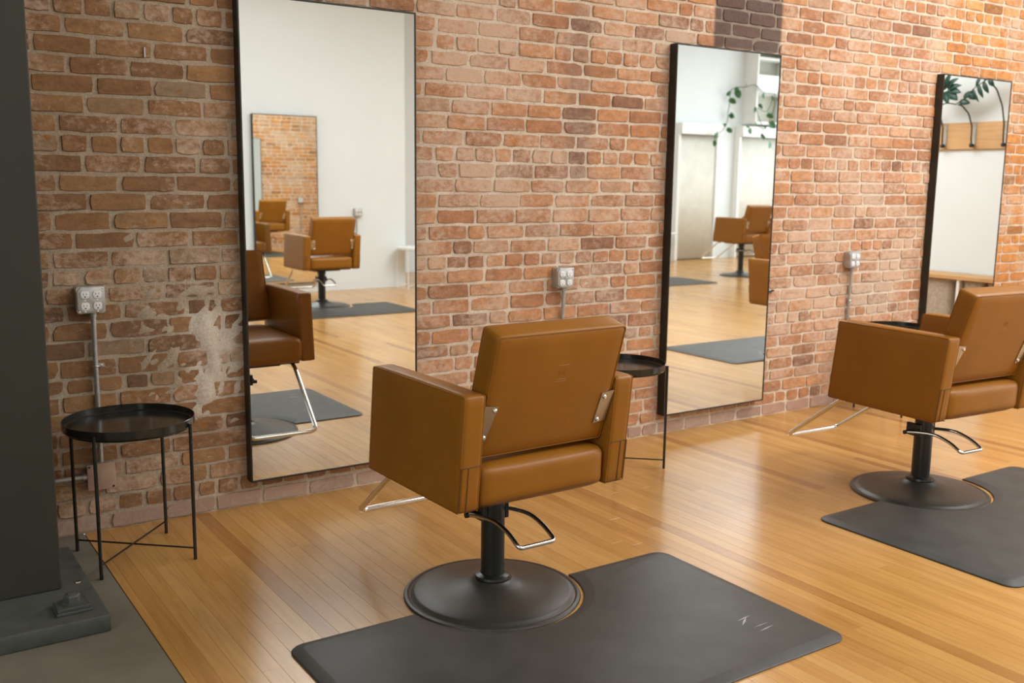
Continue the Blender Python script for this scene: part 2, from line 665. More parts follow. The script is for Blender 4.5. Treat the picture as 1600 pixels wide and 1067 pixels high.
# ------------------------------------------------------------------ floor
FX0, FX1, FY0, FY1 = .70, 15.2, -9.3, .003
mb = MB()
mb.box((FX0, FY0, -.15), (FX1, .02, -.012))
floor = tag(mb.build('floor', 'subfloor', smooth=False), kind='structure')
mb = MB()
mb.box((-3.0, FY0, -.15), (FX0 - .003, 0.025, -.001))
tag(mb.build('floor_concrete', 'concrete', smooth=False), kind='structure')


def plank_geom(x0, x1, y0, y1):
    g, e = .0001, .0005
    x0 += g
    x1 -= g
    y0 += g
    y1 -= g
    v = [(x0 + e, y0 + e, 0), (x1 - e, y0 + e, 0), (x1 - e, y1 - e, 0), (x0 + e, y1 - e, 0),
         (x0, y0, -.0005), (x1, y0, -.0005), (x1, y1, -.0005), (x0, y1, -.0005),
         (x0, y0, -.018), (x1, y0, -.018), (x1, y1, -.018), (x0, y1, -.018)]
    f = [(0, 1, 2, 3)]
    for k in range(4):
        f.append((k, 4 + k, 4 + (k + 1) % 4, (k + 1) % 4))
        f.append((4 + k, 8 + k, 8 + (k + 1) % 4, 4 + (k + 1) % 4))
    return v, f


planks = []
rp = random.Random(5)
x = FX0
first = True
while x < FX1:
    w = .028 if first else .0573 + rp.uniform(-.0015, .0015)
    first = False
    y = FY1
    L = rp.uniform(.5, 1.9)
    while y > FY0:
        y2 = max(FY0, y - L)
        planks.append((x, min(x + w, FX1), y2, y))
        y = y2
        L = rp.uniform(.8, 2.2)
    x += w


def plank_px(pl):
    c = project(((pl[0] + pl[1]) / 2, (pl[2] + pl[3]) / 2, 0))
    ym = max(pl[2], -2.9)
    if pl[3] < -2.9:
        return 0
    a = project((pl[0], ym, 0))
    b_ = project((pl[1], ym, 0))
    t = project((pl[0], pl[3], 0))
    if a[2] < .5 or not (-60 < t[0] < 1640 or -60 < a[0] < 1640) or t[1] > 1067:
        return 0
    return abs(b_[0] - a[0]) * (abs(a[1] - t[1]) + .1)


ranked = sorted(range(len(planks)), key=lambda k: -plank_px(planks[k]))
single = set(ranked[:290])
sv, sf, scol = [], [], []
for k, pl in enumerate(planks):
    v, f = plank_geom(*pl)
    r = random.Random(4000 + k)
    t = min(1, max(0, r.gauss(.52, .17)))
    if r.random() < .035:
        t = r.uniform(0, .12)
    col = (t, r.random(), r.random())
    if k in single:
        me = bpy.data.meshes.new('plank')
        me.from_pydata(v, [], f)
        colour_mesh(me, [col] * len(v))
        me.materials.append(MAT['floor_wood'])
        o = bpy.data.objects.new('plank', me)
        COL.objects.link(o)
        o.parent = floor
    else:
        n0 = len(sv)
        sv += v
        sf += [tuple(q + n0 for q in ff) for ff in f]
        scol += [col] * len(v)
me = bpy.data.meshes.new('floorboards')
me.from_pydata(sv, [], sf)
colour_mesh(me, scol)
me.materials.append(MAT['floor_wood'])
o = bpy.data.objects.new('floorboards', me)
COL.objects.link(o)
o.parent = floor
tag(o, kind='stuff')

# ------------------------------------------------------------------ rest of the room shell
ZC = 3.95


def wall_box(name, lo, hi, mat='white_wall'):
    q = MB()
    q.box(lo, hi)
    return tag(q.build(name, mat, smooth=False), kind='structure')


wall_box('wall_front', (-3.0, -7.78, 0), (6.05, -7.58, ZC))
wall_box('wall_return', (5.90, -9.3, 0), (6.05, -7.78, ZC))
wall_box('wall_alcove', (5.9, -9.5, 0), (15.4, -9.3, ZC))
wall_box('wall_left', (-3.2, -7.78, 0), (-3.0, .3, ZC))
wall_box('wall_partition', (9.3, -2.95, 0), (9.48, .32, ZC))
wall_box('wall_far', (9.48, 0.0, 0), (15.4, .3, ZC))
wall_box('ceiling', (-3.2, -9.5, ZC), (15.4, .32, ZC + .15), 'ceiling_white')
# end wall with two tall windows
mb = MB()
mb.box((15.2, -9.3, 0), (15.4, 0, .6))
mb.box((15.2, -9.3, 3.6), (15.4, 0, ZC))
for a, c in ((-9.3, -9.05), (-6.25, -6.05), (-3.25, 0)):
    mb.box((15.2, a, .6), (15.4, c, 3.6))
tag(mb.build('wall_right', 'white_wall', smooth=False), kind='structure')
for n, (a, c) in enumerate(((-9.05, -6.25), (-6.05, -3.25))):
    mb = MB()
    for lo, hi in (((15.27, a, .6), (15.33, a + .06, 3.6)), ((15.27, c - .06, .6), (15.33, c, 3.6)), ((15.27, a, .6), (15.33, c, .66)),
                   ((15.27, a, 3.54), (15.33, c, 3.6)), ((15.28, (a + c) / 2 - .02, .6), (15.32, (a + c) / 2 + .02, 3.6)), ((15.28, a, 2.7), (15.32, c, 2.74))):
        mb.box(lo, hi)
    w = tag(mb.build('window_%d' % (n + 1), 'window_frame_black', smooth=False), kind='structure')
    mb = MB()
    mb.box((15.295, a + .05, .65), (15.305, c - .05, 3.55))
    mb.build('pane', 'window_glass', w, False)

# ------------------------------------------------------------------ steel column with base plate
t = thing('steel_column', (.2, -.50, 0), 0, 'dark charcoal painted steel column on a thick base plate at the left edge', 'column')
mb = MB()
mb.box((-.30, -.165, .056), (.306, .235, ZC - .01), .004, 1)
mb.build('shaft', 'steel_paint', t)
mb = MB()
mb.box((-.55, -.445, .0), (.398, .235, .056), .006, 2)
mb.build('base_plate', 'plate_paint', t)
for bx, by in ((.305, -.345), (-.20, -.345)):
    mb = MB()
    mb.box((bx - .052, by - .045, .056), (bx + .052, by + .045, .066), .002, 1)
    mb.box((bx - .049, by - .043, .066), (bx + .049, by + .043, .078), .002, 1)
    w = mb.build('washer_plate', 'plate_paint', t)
    mb = MB()
    mb.lathe([(0, .078), (.032, .078), (.032, .083), (0, .083)], 24, (bx, by, 0))
    mb.lathe([(0, .083), (.025, .083), (.025, .101), (.021, .106), (0, .106)], 6, (bx, by, 0))
    mb.lathe([(0, .106), (.014, .106), (.013, .112), (0, .112)], 16, (bx, by, 0))
    mb.build('hex_nut', 'plate_paint', w, True, 25)
mb = MB()
mb.lathe([(0, .056), (.010, .056), (.009, .059), (.005, .0575), (0, .0575)], 16, (.36, -.13, 0))
mb.build('plug', 'steel', t)


# ------------------------------------------------------------------ styling chair
def puff_box(lo, hi, bev, puffs, mat, name, parent, shear=0.0, n=10, z_ref=.42):
    """rounded cushion: a subdivided box whose faces swell by puffs = (x, y, z)"""
    bm = bmesh.new()
    bmesh.ops.create_cube(bm, size=2.0)
    bmesh.ops.subdivide_edges(bm, edges=bm.edges[:], cuts=n, use_grid_fill=True)
    c = Vector([(a + b_) / 2 for a, b_ in zip(lo, hi)])
    h = Vector([(b_ - a) / 2 for a, b_ in zip(lo, hi)])
    for v in bm.verts:
        p_ = v.co.copy()
        # spread samples towards the edges so that the rounding is smooth
        q = Vector([math.copysign(1 - (1 - abs(t_)) ** 1.6, t_) for t_ in p_])
        w = Vector([q[i] * h[i] for i in range(3)])
        core = Vector([max(-(h[i] - bev), min(h[i] - bev, w[i])) for i in range(3)])
        d = w - core
        if d.length > 1e-9:
            m_ = max(abs(d[i]) for i in range(3))
            d = d.normalized() * m_
        w = core + d
        for i in range(3):
            o1, o2 = [k for k in range(3) if k != i]
            f = (1 - q[o1] ** 4) * (1 - q[o2] ** 4)
            if abs(p_[i]) > .999:
                w[i] += math.copysign(puffs[i] * f, p_[i])
        w += c
        w.y -= shear * (w.z - z_ref)
        v.co = w
    m_ = MB()
    m_.bm.free()
    m_.bm = bm
    return m_.build(name, mat, parent, True, 80)


def make_chair(label):
    t = thing('styling_chair', (0, 0, 0), 0, label, 'chair', 'tan salon styling chairs')
    SH = .112
    zt = .785
    # base, column
    mb = MB()
    mb.lathe([(0, .0), (.300, .0), (.302, .004), (.299, .009), (.290, .011), (.283, .0085), (.278, .010), (.270, .016), (.262, .0195), (.20, .026), (.15, .033),
              (.11, .041), (.085, .049), (.072, .056), (.066, .061), (0, .061)], 72)
    mb.build('base', 'base_black', t, True, 25)
    mb = MB()
    mb.lathe([(.040, .06), (.058, .06), (.060, .064), (.058, .072), (.048, .076), (.0415, .078)], 36)
    mb.build('collar', 'pole_black', t)
    mb = MB()
    mb.lathe([(0, .055), (.0405, .055), (.0405, .352), (.046, .354), (.046, .40), (0, .40)], 36)
    mb.build('pole', 'pole_black', t, True, 30)
    # seat pan under the cushion
    mb = MB()
    mb.box((-.15, -.16, .395), (.15, .22, .424), .004, 1)
    mb.box((-.235, -.24, .412), (.235, .28, .424), .002, 1)
    mb.build('seat_plate', 'under_seat', t)
    # seat cushion
    s = puff_box((-.241, -.286, .421), (.241, .322, .553), .028, (.0, .006, .010), 'leather', 'seat', t, SH * .35)
    mb = MB()
    for zz in (.445,):
        mb.tube([(-.236, .330 - .01, zz), (.236, .330 - .01, zz)], .0016, 6)
    mb.build('seam', 'seam', s)
    # arms
    for sg in (-1, 1):
        x0, x1 = sorted((sg * .245, sg * .320))
        a = puff_box((x0, -.287, .420), (x1, .290, zt), .013, (.002, .001, .003), 'leather', 'armrest', t, SH)

        def P(x, y, z):
            return (x, y - SH * (z - .42), z)
        mb = MB()
        yb = -.2885
        # rear seams: horizontal one and two vertical ones below it
        mb.tube([P(x0 + .004, yb, .566), P(x1 - .004, yb, .566)], .0014, 5)
        for f in (.62, .96):
            xx = x0 + (x1 - x0) * (f if sg > 0 else 1 - f)
            mb.tube([P(xx, yb, .428), P(xx, yb, .566)], .0016, 5)
        mb.build('seam', 'seam', a)
        # piping along the outer and inner face edges
        mb = MB()
        for xf in (x0, x1):
            out = -1 if xf == x0 else 1
            q = .0035
            loop = fillet([P(xf - out * q, -.284, .43), P(xf - out * q, -.284, zt - .004), P(xf - out * q, .287, zt - .004), P(xf - out * q, .287, .424), P(xf - out * q, -.284, .424)], .009, 3)
            mb.tube(loop, .0022, 6)
        mb.build('piping', 'leather', a)
    # backrest: slab leaning back between the arms
    th = math.atan2(.115, .375)
    R = Matrix.Rotation(th, 4, 'X')
    back = puff_box((-.240, 0, 0), (.240, .088, .402), .014, (.001, .003, .002), 'leather', 'backrest', t, 0)
    back.data.transform(Matrix.Translation((0, -.262, .572)) @ R)
    MT = Matrix.Translation((0, -.262, .572)) @ R
    mb = MB()
    for yy in (.0035, .0845):
        q = .2375
        loop = fillet([(-q, yy, .012), (-q, yy, .3985), (q, yy, .3985), (q, yy, .0035), (-q, yy, .0035)], .010, 3)
        mb.tube([MT @ Vector(p_) for p_ in loop], .0022, 6)
    mb.build('piping', 'leather', back)
    # embossed maker's mark on the rear face
    mb = MB()

    def bar(xa, za, xb, zb, r_=.0011):
        mb.tube([MT @ Vector((xa, -.0027, za)), MT @ Vector((xb, -.0027, zb))], r_, 5)
    bar(-.002, .290, .040, .290)
    bar(.002, .243, .036, .243)
    bar(-.004, .236, .038, .236)
    for cx_ in (.011, .028):
        mb.tube([MT @ Vector((cx_ + .0065 * math.cos(a_), -.0027, .267 + .012 * math.sin(a_))) for a_ in [PI * .3 + k * PI * 1.4 / 9 for k in range(10)]], .0011, 5)
        mb.tube([MT @ Vector((cx_ + .003 * math.cos(a_), -.0027, .267 + .005 * math.sin(a_))) for a_ in [k * PI / 4 for k in range(8)]], .0009, 5, False, True)
    mb.build('embossed_mark', 'leather', back)
    # steel brackets with dome bolts
    for sg in (-1, 1):
        mb = MB()
        pts = [(.235, .072), (.187, .066), (.197, .174), (.247, .180)] if sg > 0 else [(-.243, .064), (-.224, .066), (-.197, .178), (-.245, .184)]
        mb.prism(pts, -.0055, -.0015, 0, lambda u, v, w: MT @ Vector((u, w, v)))
        br = mb.build('bracket', 'steel', t, False)
        for u, v in (((.200, .080), (.209, .160)) if sg > 0 else ((.232, .078), (.209, .166))):
            mb = MB()
            prof = [(0, .0), (.0075, .0), (.0072, .003), (.005, .0055), (0, .0065)]
            mb.lathe(prof, 14)
            b_ = mb.build('bolt', 'chrome', br)
            b_.data.transform(MT @ Matrix.Translation((sg * u, -.0055, v)) @ Matrix.Rotation(PI / 2, 4, 'X'))
    # chrome footrest
    mb = MB()
    pts = [(-.205, .235, .408), (-.200, .300, .398), (-.172, .665, .135), (.172, .665, .135), (.200, .300, .398), (.205, .235, .408)]
    mb.tube(fillet(pts, .035, 7), .0115, 14)
    mb.build('footrest', 'chrome', t, True, 60)
    # pump lever: U shaped chrome handle behind the pole
    mb = MB()
    L = [(-.076, .035, .284), (-.070, -.03, .295), (-.064, -.11, .300), (-.062, -.18, .283), (-.062, -.225, .262)]
    Rr = [(.078, -.225, .262), (.077, -.18, .283), (.074, -.11, .300), (.070, -.03, .295), (.066, .035, .284)]

    def spline(ps, n=8):
        out = []
        ps = [Vector(p_) for p_ in ps]
        for i in range(len(ps) - 1):
            p0, p1, p2, p3 = ps[max(i - 1, 0)], ps[i], ps[i + 1], ps[min(i + 2, len(ps) - 1)]
            for k in range(n):
                u = k / n
                out.append(.5 * ((2 * p1) + (-p0 + p2) * u + (2 * p0 - 5 * p1 + 4 * p2 - p3) * u * u + (-p0 + 3 * p1 - 3 * p2 + p3) * u ** 3))
        out.append(ps[-1])
        return out
    l1, r1 = spline(L), spline(Rr)
    corner = fillet([l1[-2], Vector((-.062, -.243, .251)), Vector((.079, -.243, .251)), r1[1]], .016, 5)
    mb.tube(l1[:-2] + corner + r1[2:], .0074, 10)
    mb.build('pump_lever', 'chrome', t, True, 60)
    mb = MB()
    mb.tube([(-.088, .035, .284), (.078, .035, .284)], .0095, 10)
    mb.box((-.052, -.02, .268), (-.036, .055, .325), .002, 1)
    mb.box((.036, -.02, .268), (.052, .055, .325), .002, 1)
    mb.build('lever_pivot', 'pole_black', t)
    return t


chair = make_chair('tan leather styling chair in the centre, seen from behind in front of the tall mirror')
chair.location = (1.75, -1.335, 0)
chair.rotation_euler = (0, 0, math.radians(1.0))
chair2 = clone(chair, (4.03, -1.42, 0), math.radians(-4), 'tan leather styling chair at the right edge, turned slightly beside the second mirror')
clone(chair, (6.42, -1.40, 0), 0, 'tan leather styling chair beyond the right edge, glimpsed only in the reflected mirror')
clone(chair, (4.30, -6.20, 0), PI, 'tan leather styling chair across the room, reflected in the large left mirror')
ch = clone(chair, (11.22, -6.62, 0), PI, 'tan leather styling chair far across the room, reflected in the middle mirror')
for q in ch.children:                     # this one is pumped up higher
    if q.name.startswith('pole'):
        q.scale.z = 1.22
    elif not q.name.startswith(('base', 'collar')):
        q.location.z = .085


# ------------------------------------------------------------------ floor mats with a round cut-out for the chair base
def make_mat(label):
    t = thing('floor_mat', (0, 0, 0), 0, label, 'mat', 'black anti-fatigue salon mats')
    W, D, rc, R0 = 1.50, .868, .055, .309
    pts = []

    def corner(cx, cy, a0):
        for k in range(7):
            a = a0 + PI / 2 * k / 6
            pts.append((cx + rc * math.cos(a), cy + rc * math.sin(a)))
    corner(W / 2 - rc, -rc, 0)              # back right
    # back edge to cut-out (centre 0, +.015)
    a1 = math.asin(-.015 / R0)
    for k in range(25):
        a = a1 + (-PI - 2 * a1) * k / 24
        pts.append((R0 * math.cos(a), .015 + R0 * math.sin(a)))
    corner(-W / 2 + rc, -rc, PI / 2)
    corner(-W / 2 + rc, -D + rc, PI)
    corner(W / 2 - rc, -D + rc, 1.5 * PI)
    mb = MB()
    n = len(pts)
    # rings: bottom, top of the side wall, bevelled rim, inner top
    def inset(d):
        out = []
        for k in range(n):
            p0, p1, p2 = Vector(pts[k - 1]), Vector(pts[k]), Vector(pts[(k + 1) % n])
            e1, e2 = (p1 - p0).normalized(), (p2 - p1).normalized()
            n1, n2 = Vector((-e1.y, e1.x)), Vector((-e2.y, e2.x))
            m_ = (n1 + n2)
            m_ = m_.normalized() if m_.length > 1e-6 else n1
            k_ = max(.45, m_.dot(n1))
            out.append(p1 + m_ * min(d / k_, d * 1.6))
        return out
    rings = [(0.002, 0.0), (0.0, .004), (.003, .0068), (.034, .0150), (.040, .0157)]
    vr = []
    for d, z in rings:
        vr.append([mb.bm.verts.new((q[0], q[1], z)) for q in inset(d)])
    for A, B in zip(vr, vr[1:]):
        for k in range(n):
            mb.bm.faces.new((A[k], A[(k + 1) % n], B[(k + 1) % n], B[k]))
    f = mb.bm.faces.new(vr[-1])
    f2 = mb.bm.faces.new(vr[0][::-1])
    bmesh.ops.triangulate(mb.bm, faces=[f, f2])
    mb.build('mat_body', 'rubber', t, True, 14)
    return t


mat1 = make_mat('black rubber mat with white scuffs, in the foreground under the central chair')
mat1.location = (1.755, -1.350, 0)
m = clone(mat1, (4.062, -1.420, 0), 0, 'black rubber mat under the right chair, cut off by the right edge')
clone(mat1, (6.42, -1.40, 0), 0, 'black rubber mat beyond the right edge, its edge reflected in the middle mirror')
clone(mat1, (4.32, -6.15, 0), PI, 'black rubber mat across the room, reflected in the large left mirror')
clone(mat1, (9.36, -6.82, 0), PI, 'black rubber mat across the room, nearer of two reflected in the middle mirror')
clone(mat1, (11.80, -6.86, 0), PI, 'black rubber mat across the room, farther of two reflected in the middle mirror')
# scuffs on the near mat
for (xa, ya, xb, yb, wd) in ((.523, -.613, .589, -.604, .006), (.567, -.608, .511, -.644, .008), (.527, -.702, .598, -.693, .006), (.532, -.673, .598, -.671, .003)):
    mb = MB()
    d = Vector((xb - xa, yb - ya, 0))
    nn = Vector((-d.y, d.x, 0)).normalized() * wd / 2
    a, c = Vector((xa, ya, .016)), Vector((xb, yb, .016))
    m_ = (a + c) / 2
    mb.prism([(a.x, a.y), (m_.x + nn.x, m_.y + nn.y), (c.x, c.y), (m_.x - nn.x, m_.y - nn.y)], .0150, .0161)
    mb.build('scuff', 'scuff', mat1, False)


# ------------------------------------------------------------------ mirrors
def make_mirror(label, group):
    t = thing('wall_mirror', (0, 0, 0), 0, label, 'mirror', group)
    W, Z0, Z1, D, lip = .795, .115, 2.108, .056, .0075
    mb = MB()
    mb.box((0, -D, Z0), (lip, -.001, Z1), .001, 1)
    mb.box((W - lip, -D, Z0), (W, -.001, Z1), .001, 1)
    mb.box((lip, -D, Z0), (W - lip, -.001, Z0 + lip), .001, 1)
    mb.box((lip, -D, Z1 - lip), (W - lip, -.001, Z1), .001, 1)
    mb.build('frame', 'mirror_frame', t)
    mb = MB()
    mb.box((lip + .0002, -D + .003, Z0 + lip + .0002), (W - lip - .0002, -D + .008, Z1 - lip - .0002))
    mb.build('glass', 'mirror_glass', t, False)
    mb = MB()
    mb.box((lip + .0002, -D + .009, Z0 + lip + .0002), (W - lip - .0002, -.008, Z1 - lip - .0002))
    mb.build('backing', 'mirror_frame', t, False)
    return t


GM = 'tall black framed wall mirrors'
mir = make_mirror('tall black-framed mirror nearest the steel column, its reflection showing a chair and mat', GM)
mir.location = (1.357, -.002, 0)
clone(mir, (3.690, -.002, 0), 0, 'tall black-framed mirror in the middle, reflecting white wall and trailing vine', GM)
clone(mir, (6.035, -.002, 0), 0, 'tall black-framed mirror farthest right, reflecting a wooden rail and leaves', GM)
clone(mir, (4.835, -7.578, 0), PI, 'tall mirror on the white wall opposite, seen small inside the left mirror', GM)


# ------------------------------------------------------------------ tray tables
def make_table(matname, label, group):
    t = thing('tray_table', (0, 0, 0), 0, label, 'side table', group)
    r, z = .228, .500
    mb = MB()
    mb.lathe([(0, z - .004), (r - .004, z - .004), (r, z), (r, z + .026), (r - .0015, z + .027), (r - .003, z + .026), (r - .003, z + .003), (r - .006, z), (0, z)], 64)
    mb.build('tray', matname, t, True, 30)
    legs = [math.radians(a) for a in (-42, 48, 138, 228)]
    for a in legs:
        c, s = math.cos(a), math.sin(a)
        mb = MB()
        mb.tube([(c * (r + .0065), s * (r + .0065), 0), (c * (r + .0065), s * (r + .0065), z + .014)], .0065, 10)
        mb.build('leg', matname, t)
    for a, zz in ((legs[0], .043), (legs[1], .050)):
        c, s = math.cos(a) * r, math.sin(a) * r
        mb = MB()
        mb.tube([(c, s, zz), (-c, -s, zz)], .0035, 8)
        mb.build('cross_brace', matname, t)
    mb = MB()
    ring = [(math.cos(2 * PI * k / 48) * (r - .012), math.sin(2 * PI * k / 48) * (r - .012), z - .008) for k in range(48)]
    mb.tube(ring, .004, 6, False, True)
    mb.build('support_ring', matname, t)
    return t


tb = make_table('table_black', 'round black metal tray table beside the steel column under the left outlet', 'black tray tables')
tb.location = (.815, -.335, 0)
clone(tb, (3.10, -.365, 0), 0, 'round black metal tray table half hidden behind the central chair', 'black tray tables')
clone(tb, (5.40, -.30, 0), 0, 'round black metal tray table mostly hidden behind the right chair', 'black tray tables')
tw = make_table('table_white', 'round white tray table across the room, at the left of the left mirror', 'white tray tables')
tw.location = (3.74, -7.28, 0)
clone(tw, (6.05, -7.33, 0), 0, 'round white tray table across the room, at the right edge of the left mirror', 'white tray tables')
clone(tw, (11.78, -8.95, 0), 0, 'round white tray table far across the room, at the left edge of the middle mirror', 'white tray tables')


# ------------------------------------------------------------------ outlets with conduit
def make_outlet(label, zlow, strap=None):
    """origin: centre of the box back on the wall"""
    t = thing('outlet_box', (0, 0, 0), 0, label, 'outlet', 'surface mounted quad outlets')
    h, d = .051, .044
    oct_ = []
    mb = MB()
    for q in range(4):
        a0 = q * PI / 2
        for k in range(4):
            a = a0 + PI / 2 * k / 3
            cx = (h - .010) * (1 if q in (0, 3) else -1)
            cz = (h - .010) * (1 if q in (0, 1) else -1)
            oct_.append((cx + .010 * math.cos(a), cz + .010 * math.sin(a)))
    mb.prism(oct_, 0, -d, 0, lambda u, v, w: (u, w, v))
    mb.build('box', 'galvanised', t, True, 30)
    # raised cover with cut corners (two opposite corners carry screws)
    k_, c = .0495, .014
    cov = [(k_, -k_ + c), (k_, k_), (-k_ + c, k_), (-k_ + .003, k_ - c), (-k_, k_ - c - .004), (-k_, -k_ + c), (-k_ + c, -k_ + c * .8), (-k_ + c + .004, -k_), (k_ - c, -k_)]
    mb = MB()
    mb.prism(cov[::-1], -d, -d - .007, .002, lambda u, v, w: (u, w, v))
    cv = mb.build('cover', 'galvanised', t, True, 25)
    for (cx, cz) in ((-.022, .021), (.022, .021), (-.022, -.023), (.022, -.023)):
        mb = MB()
        pts = [(cx + max(-.0152, min(.0152, .0172 * math.cos(2 * PI * q / 28))), cz + max(-.0142, min(.0142, .0172 * math.sin(2 * PI * q / 28)))) for q in range(28)]
        mb.prism(pts, -d - .006, -d - .0105, .001, lambda u, v, w: (u, w, v))
        rc = mb.build('receptacle', 'receptacle', t, True, 25)
        mb = MB()
        y = -d - .0107
        mb.box((cx - .0068, y, cz - .001), (cx - .0050, y + .001, cz + .0068))
        mb.box((cx + .0046, y, cz), (cx + .0064, y + .001, cz + .0062))
        mb.prism([(cx + .0027 * math.cos(q * PI / 5), cz - .0075 + .0027 * math.sin(q * PI / 5)) for q in range(10)], y + .001, y, 0, lambda u, v, w: (u, w, v))
        mb.build('slots', 'slot_black', rc, False)
    for (sx_, sz_) in ((-.022, -.001), (.022, -.001), (-.022, -.0435), (.022, -.0435), (.043, .043), (-.043, -.043)):
        mb = MB()
        mb.lathe([(0, 0), (.0036, 0), (.0034, .0018), (0, .0024)], 12)
        b_ = mb.build('screw', 'chrome', cv)
        b_.data.transform(Matrix.Translation((sx_, -d - .0066, sz_)) @ Matrix.Rotation(PI / 2, 4, 'X'))
    # conduit
    mb = MB()
    mb.tube([(.010, -.022, -.052), (.010, -.022, -.066)], .0135, 14)
    mb.build('conduit_connector', 'galvanised', t)
    mb = MB()
    mb.tube([(.010, -.022, -.060), (.010, -.019, -.13), (.010, -.0145, -.20), (.010, -.0145, zlow)], .0095, 14)
    mb.build('conduit', 'galvanised', t, True, 60)
    if strap:
        mb = MB()
        mb.tube([(.010 + .0125 * math.cos(a), -.0145 + .0125 * math.sin(a), strap) for a in [PI + PI * k / 8 for k in range(9)]], .003, 6)
        mb.box((.021, -.006, strap - .008), (.044, -.003, strap + .008), .001, 1)
        mb.build('strap', 'galvanised', t)
        mb = MB()
        mb.lathe([(0, 0), (.005, 0), (.0045, .003), (0, .004)], 6)
        b_ = mb.build('screw', 'chrome', t)
        b_.data.transform(Matrix.Translation((.034, -.006, strap)) @ Matrix.Rotation(PI / 2, 4, 'X'))
    return t


o1 = make_outlet('grey metal quad outlet box with conduit, on the brick above the left table', -.64, -.26)
o1.location = (.762, -.004, .928)
clone(o1, (3.000, -.004, .912), 0, 'grey metal quad outlet box on the brick between the left and middle mirrors')
clone(o1, (5.262, -.004, .925), 0, 'grey metal quad outlet box on the brick right of the middle mirror')
clone(o1, (7.62, -.004, .925), 0, 'grey metal quad outlet box beyond the right edge, seen only in a reflected mirror')
clone(o1, (5.37, -7.578, .962), PI, 'grey metal quad outlet box on the white wall, reflected in the left mirror')

# painted blank cover of a junction box low on the wall, with a stub of conduit
t = thing('junction_box', (.768, -.003, .230), 0, 'brick-coloured blank junction box cover low on the wall behind the left table', 'junction box')
mb = MB()
mb.box((-.046, -.022, -.046), (.046, 0, .046), .004, 1)
mb.build('box', 'galvanised', t)
mb = MB()
mb.box((-.052, -.030, -.052), (.052, -.022, .052), .003, 2)
cv = mb.build('cover_plate', 'cover_paint', t)
for sx_, sz_ in ((-.043, .043), (.043, -.043)):
    mb = MB()
    mb.lathe([(0, 0), (.0045, 0), (.004, .002), (0, .003)], 10)
    b_ = mb.build('screw', 'iron', cv)
    b_.data.transform(Matrix.Translation((sx_, -.030, sz_)) @ Matrix.Rotation(PI / 2, 4, 'X'))
mb = MB()
mb.tube([(-.046, -.014, .004), (-.36, -.014, .004)], .0095, 12)
mb.tube([(-.047, -.014, .004), (-.066, -.014, .004)], .0135, 12)
mb.build('conduit', 'galvanised', t)

# small ironwork left in the brick
t = MB()
t.box((1.010 - .003, -.012, 1.838), (1.010 + .003, .01, 1.876), .001, 1)
tag(t.build('wall_clip', 'galvanised'), 'small grey metal clip stuck in a brick joint left of the left mirror', 'clip')
mb = MB()
mb.tube([(4.575, .01, .762), (4.575, -.012, .762), (4.500, -.020, .758)], .005, 8)
tag(mb.build('wall_nail', 'iron'), 'short black iron hook sticking out beside the middle mirror', 'nail')

# ------------------------------------------------------------------ things across the room, seen in the mirrors
YA = -9.3
# curtained niches in the white alcove wall


def ribbed(x0, x1, z0, z1, y, amp, n, name, mat, parent):
    q = MB()
    cols = n * 6
    A, B = [], []
    for k in range(cols + 1):
        xx = x0 + (x1 - x0) * k / cols
        yy = y + amp * math.sin(2 * PI * k / 6)
        A.append(q.bm.verts.new((xx, yy, z0)))
        B.append(q.bm.verts.new((xx, yy + amp * .2, z1)))
    back = []
    for k in range(cols):
        q.bm.faces.new((A[k], A[k + 1], B[k + 1], B[k]))
    o_ = q.build(name, mat, parent, True, 80)
    s_ = o_.modifiers.new('thickness', 'SOLIDIFY')
    s_.thickness = .004
    return o_


for (x0, x1, lab) in ((12.32, 13.20, 'pale ribbed curtain in a white niche, at the left of the middle mirror'),
                      (13.82, 14.80, 'pale ribbed curtain in a white niche, at the right of the middle mirror')):
    t = thing('curtain_niche', ((x0 + x1) / 2, YA, 0), 0, lab, 'curtain', 'curtained niches on the far wall')
    w = (x1 - x0) / 2
    mb = MB()
    mb.box((-w - .06, 0.0, 2.21), (w + .06, .20, 2.40), .004, 1)
    mb.build('header_box', 'white_joinery', t)
    for s_ in (-1, 1):
        mb = MB()
        mb.box(tuple(sorted((s_ * w, s_ * (w + .06)))[:1]) + (0, 0), tuple(sorted((s_ * w, s_ * (w + .06)))[1:]) + (.12, 2.21), .003, 1)
        mb.build('side_jamb', 'white_joinery', t)
    ribbed(-w + .01, w - .01, .02, 2.20, .07, .018, 22, 'curtain_cloth', 'curtain', t)
# shelf unit high on the wall
t = thing('wall_shelf_unit', (14.35, YA, 2.44), 0, 'white open shelf unit high on the far wall, in the middle mirror', 'shelf')
for z in (.02, .55, .85, 1.16, 1.30):
    mb = MB()
    mb.box((-.378, 0.001, z - .02), (.418, .318, z + .02))
    mb.build('shelf_board', 'white_joinery', t, False)
for xx in (-.42, .42):
    mb = MB()
    mb.box((xx, 0, .0), (xx + .04, .32, 1.32), .002, 1)
    mb.build('side_panel', 'white_joinery', t)
mb = MB()
mb.box((-.378, .002, .042), (.418, .015, 1.278))
mb.build('back_panel', 'shelf_inside', t, False)
mb = MB()
mb.box((-.378, .295, .572), (.418, .312, .828))
mb.build('cupboard_door', 'white_joinery', t, False)


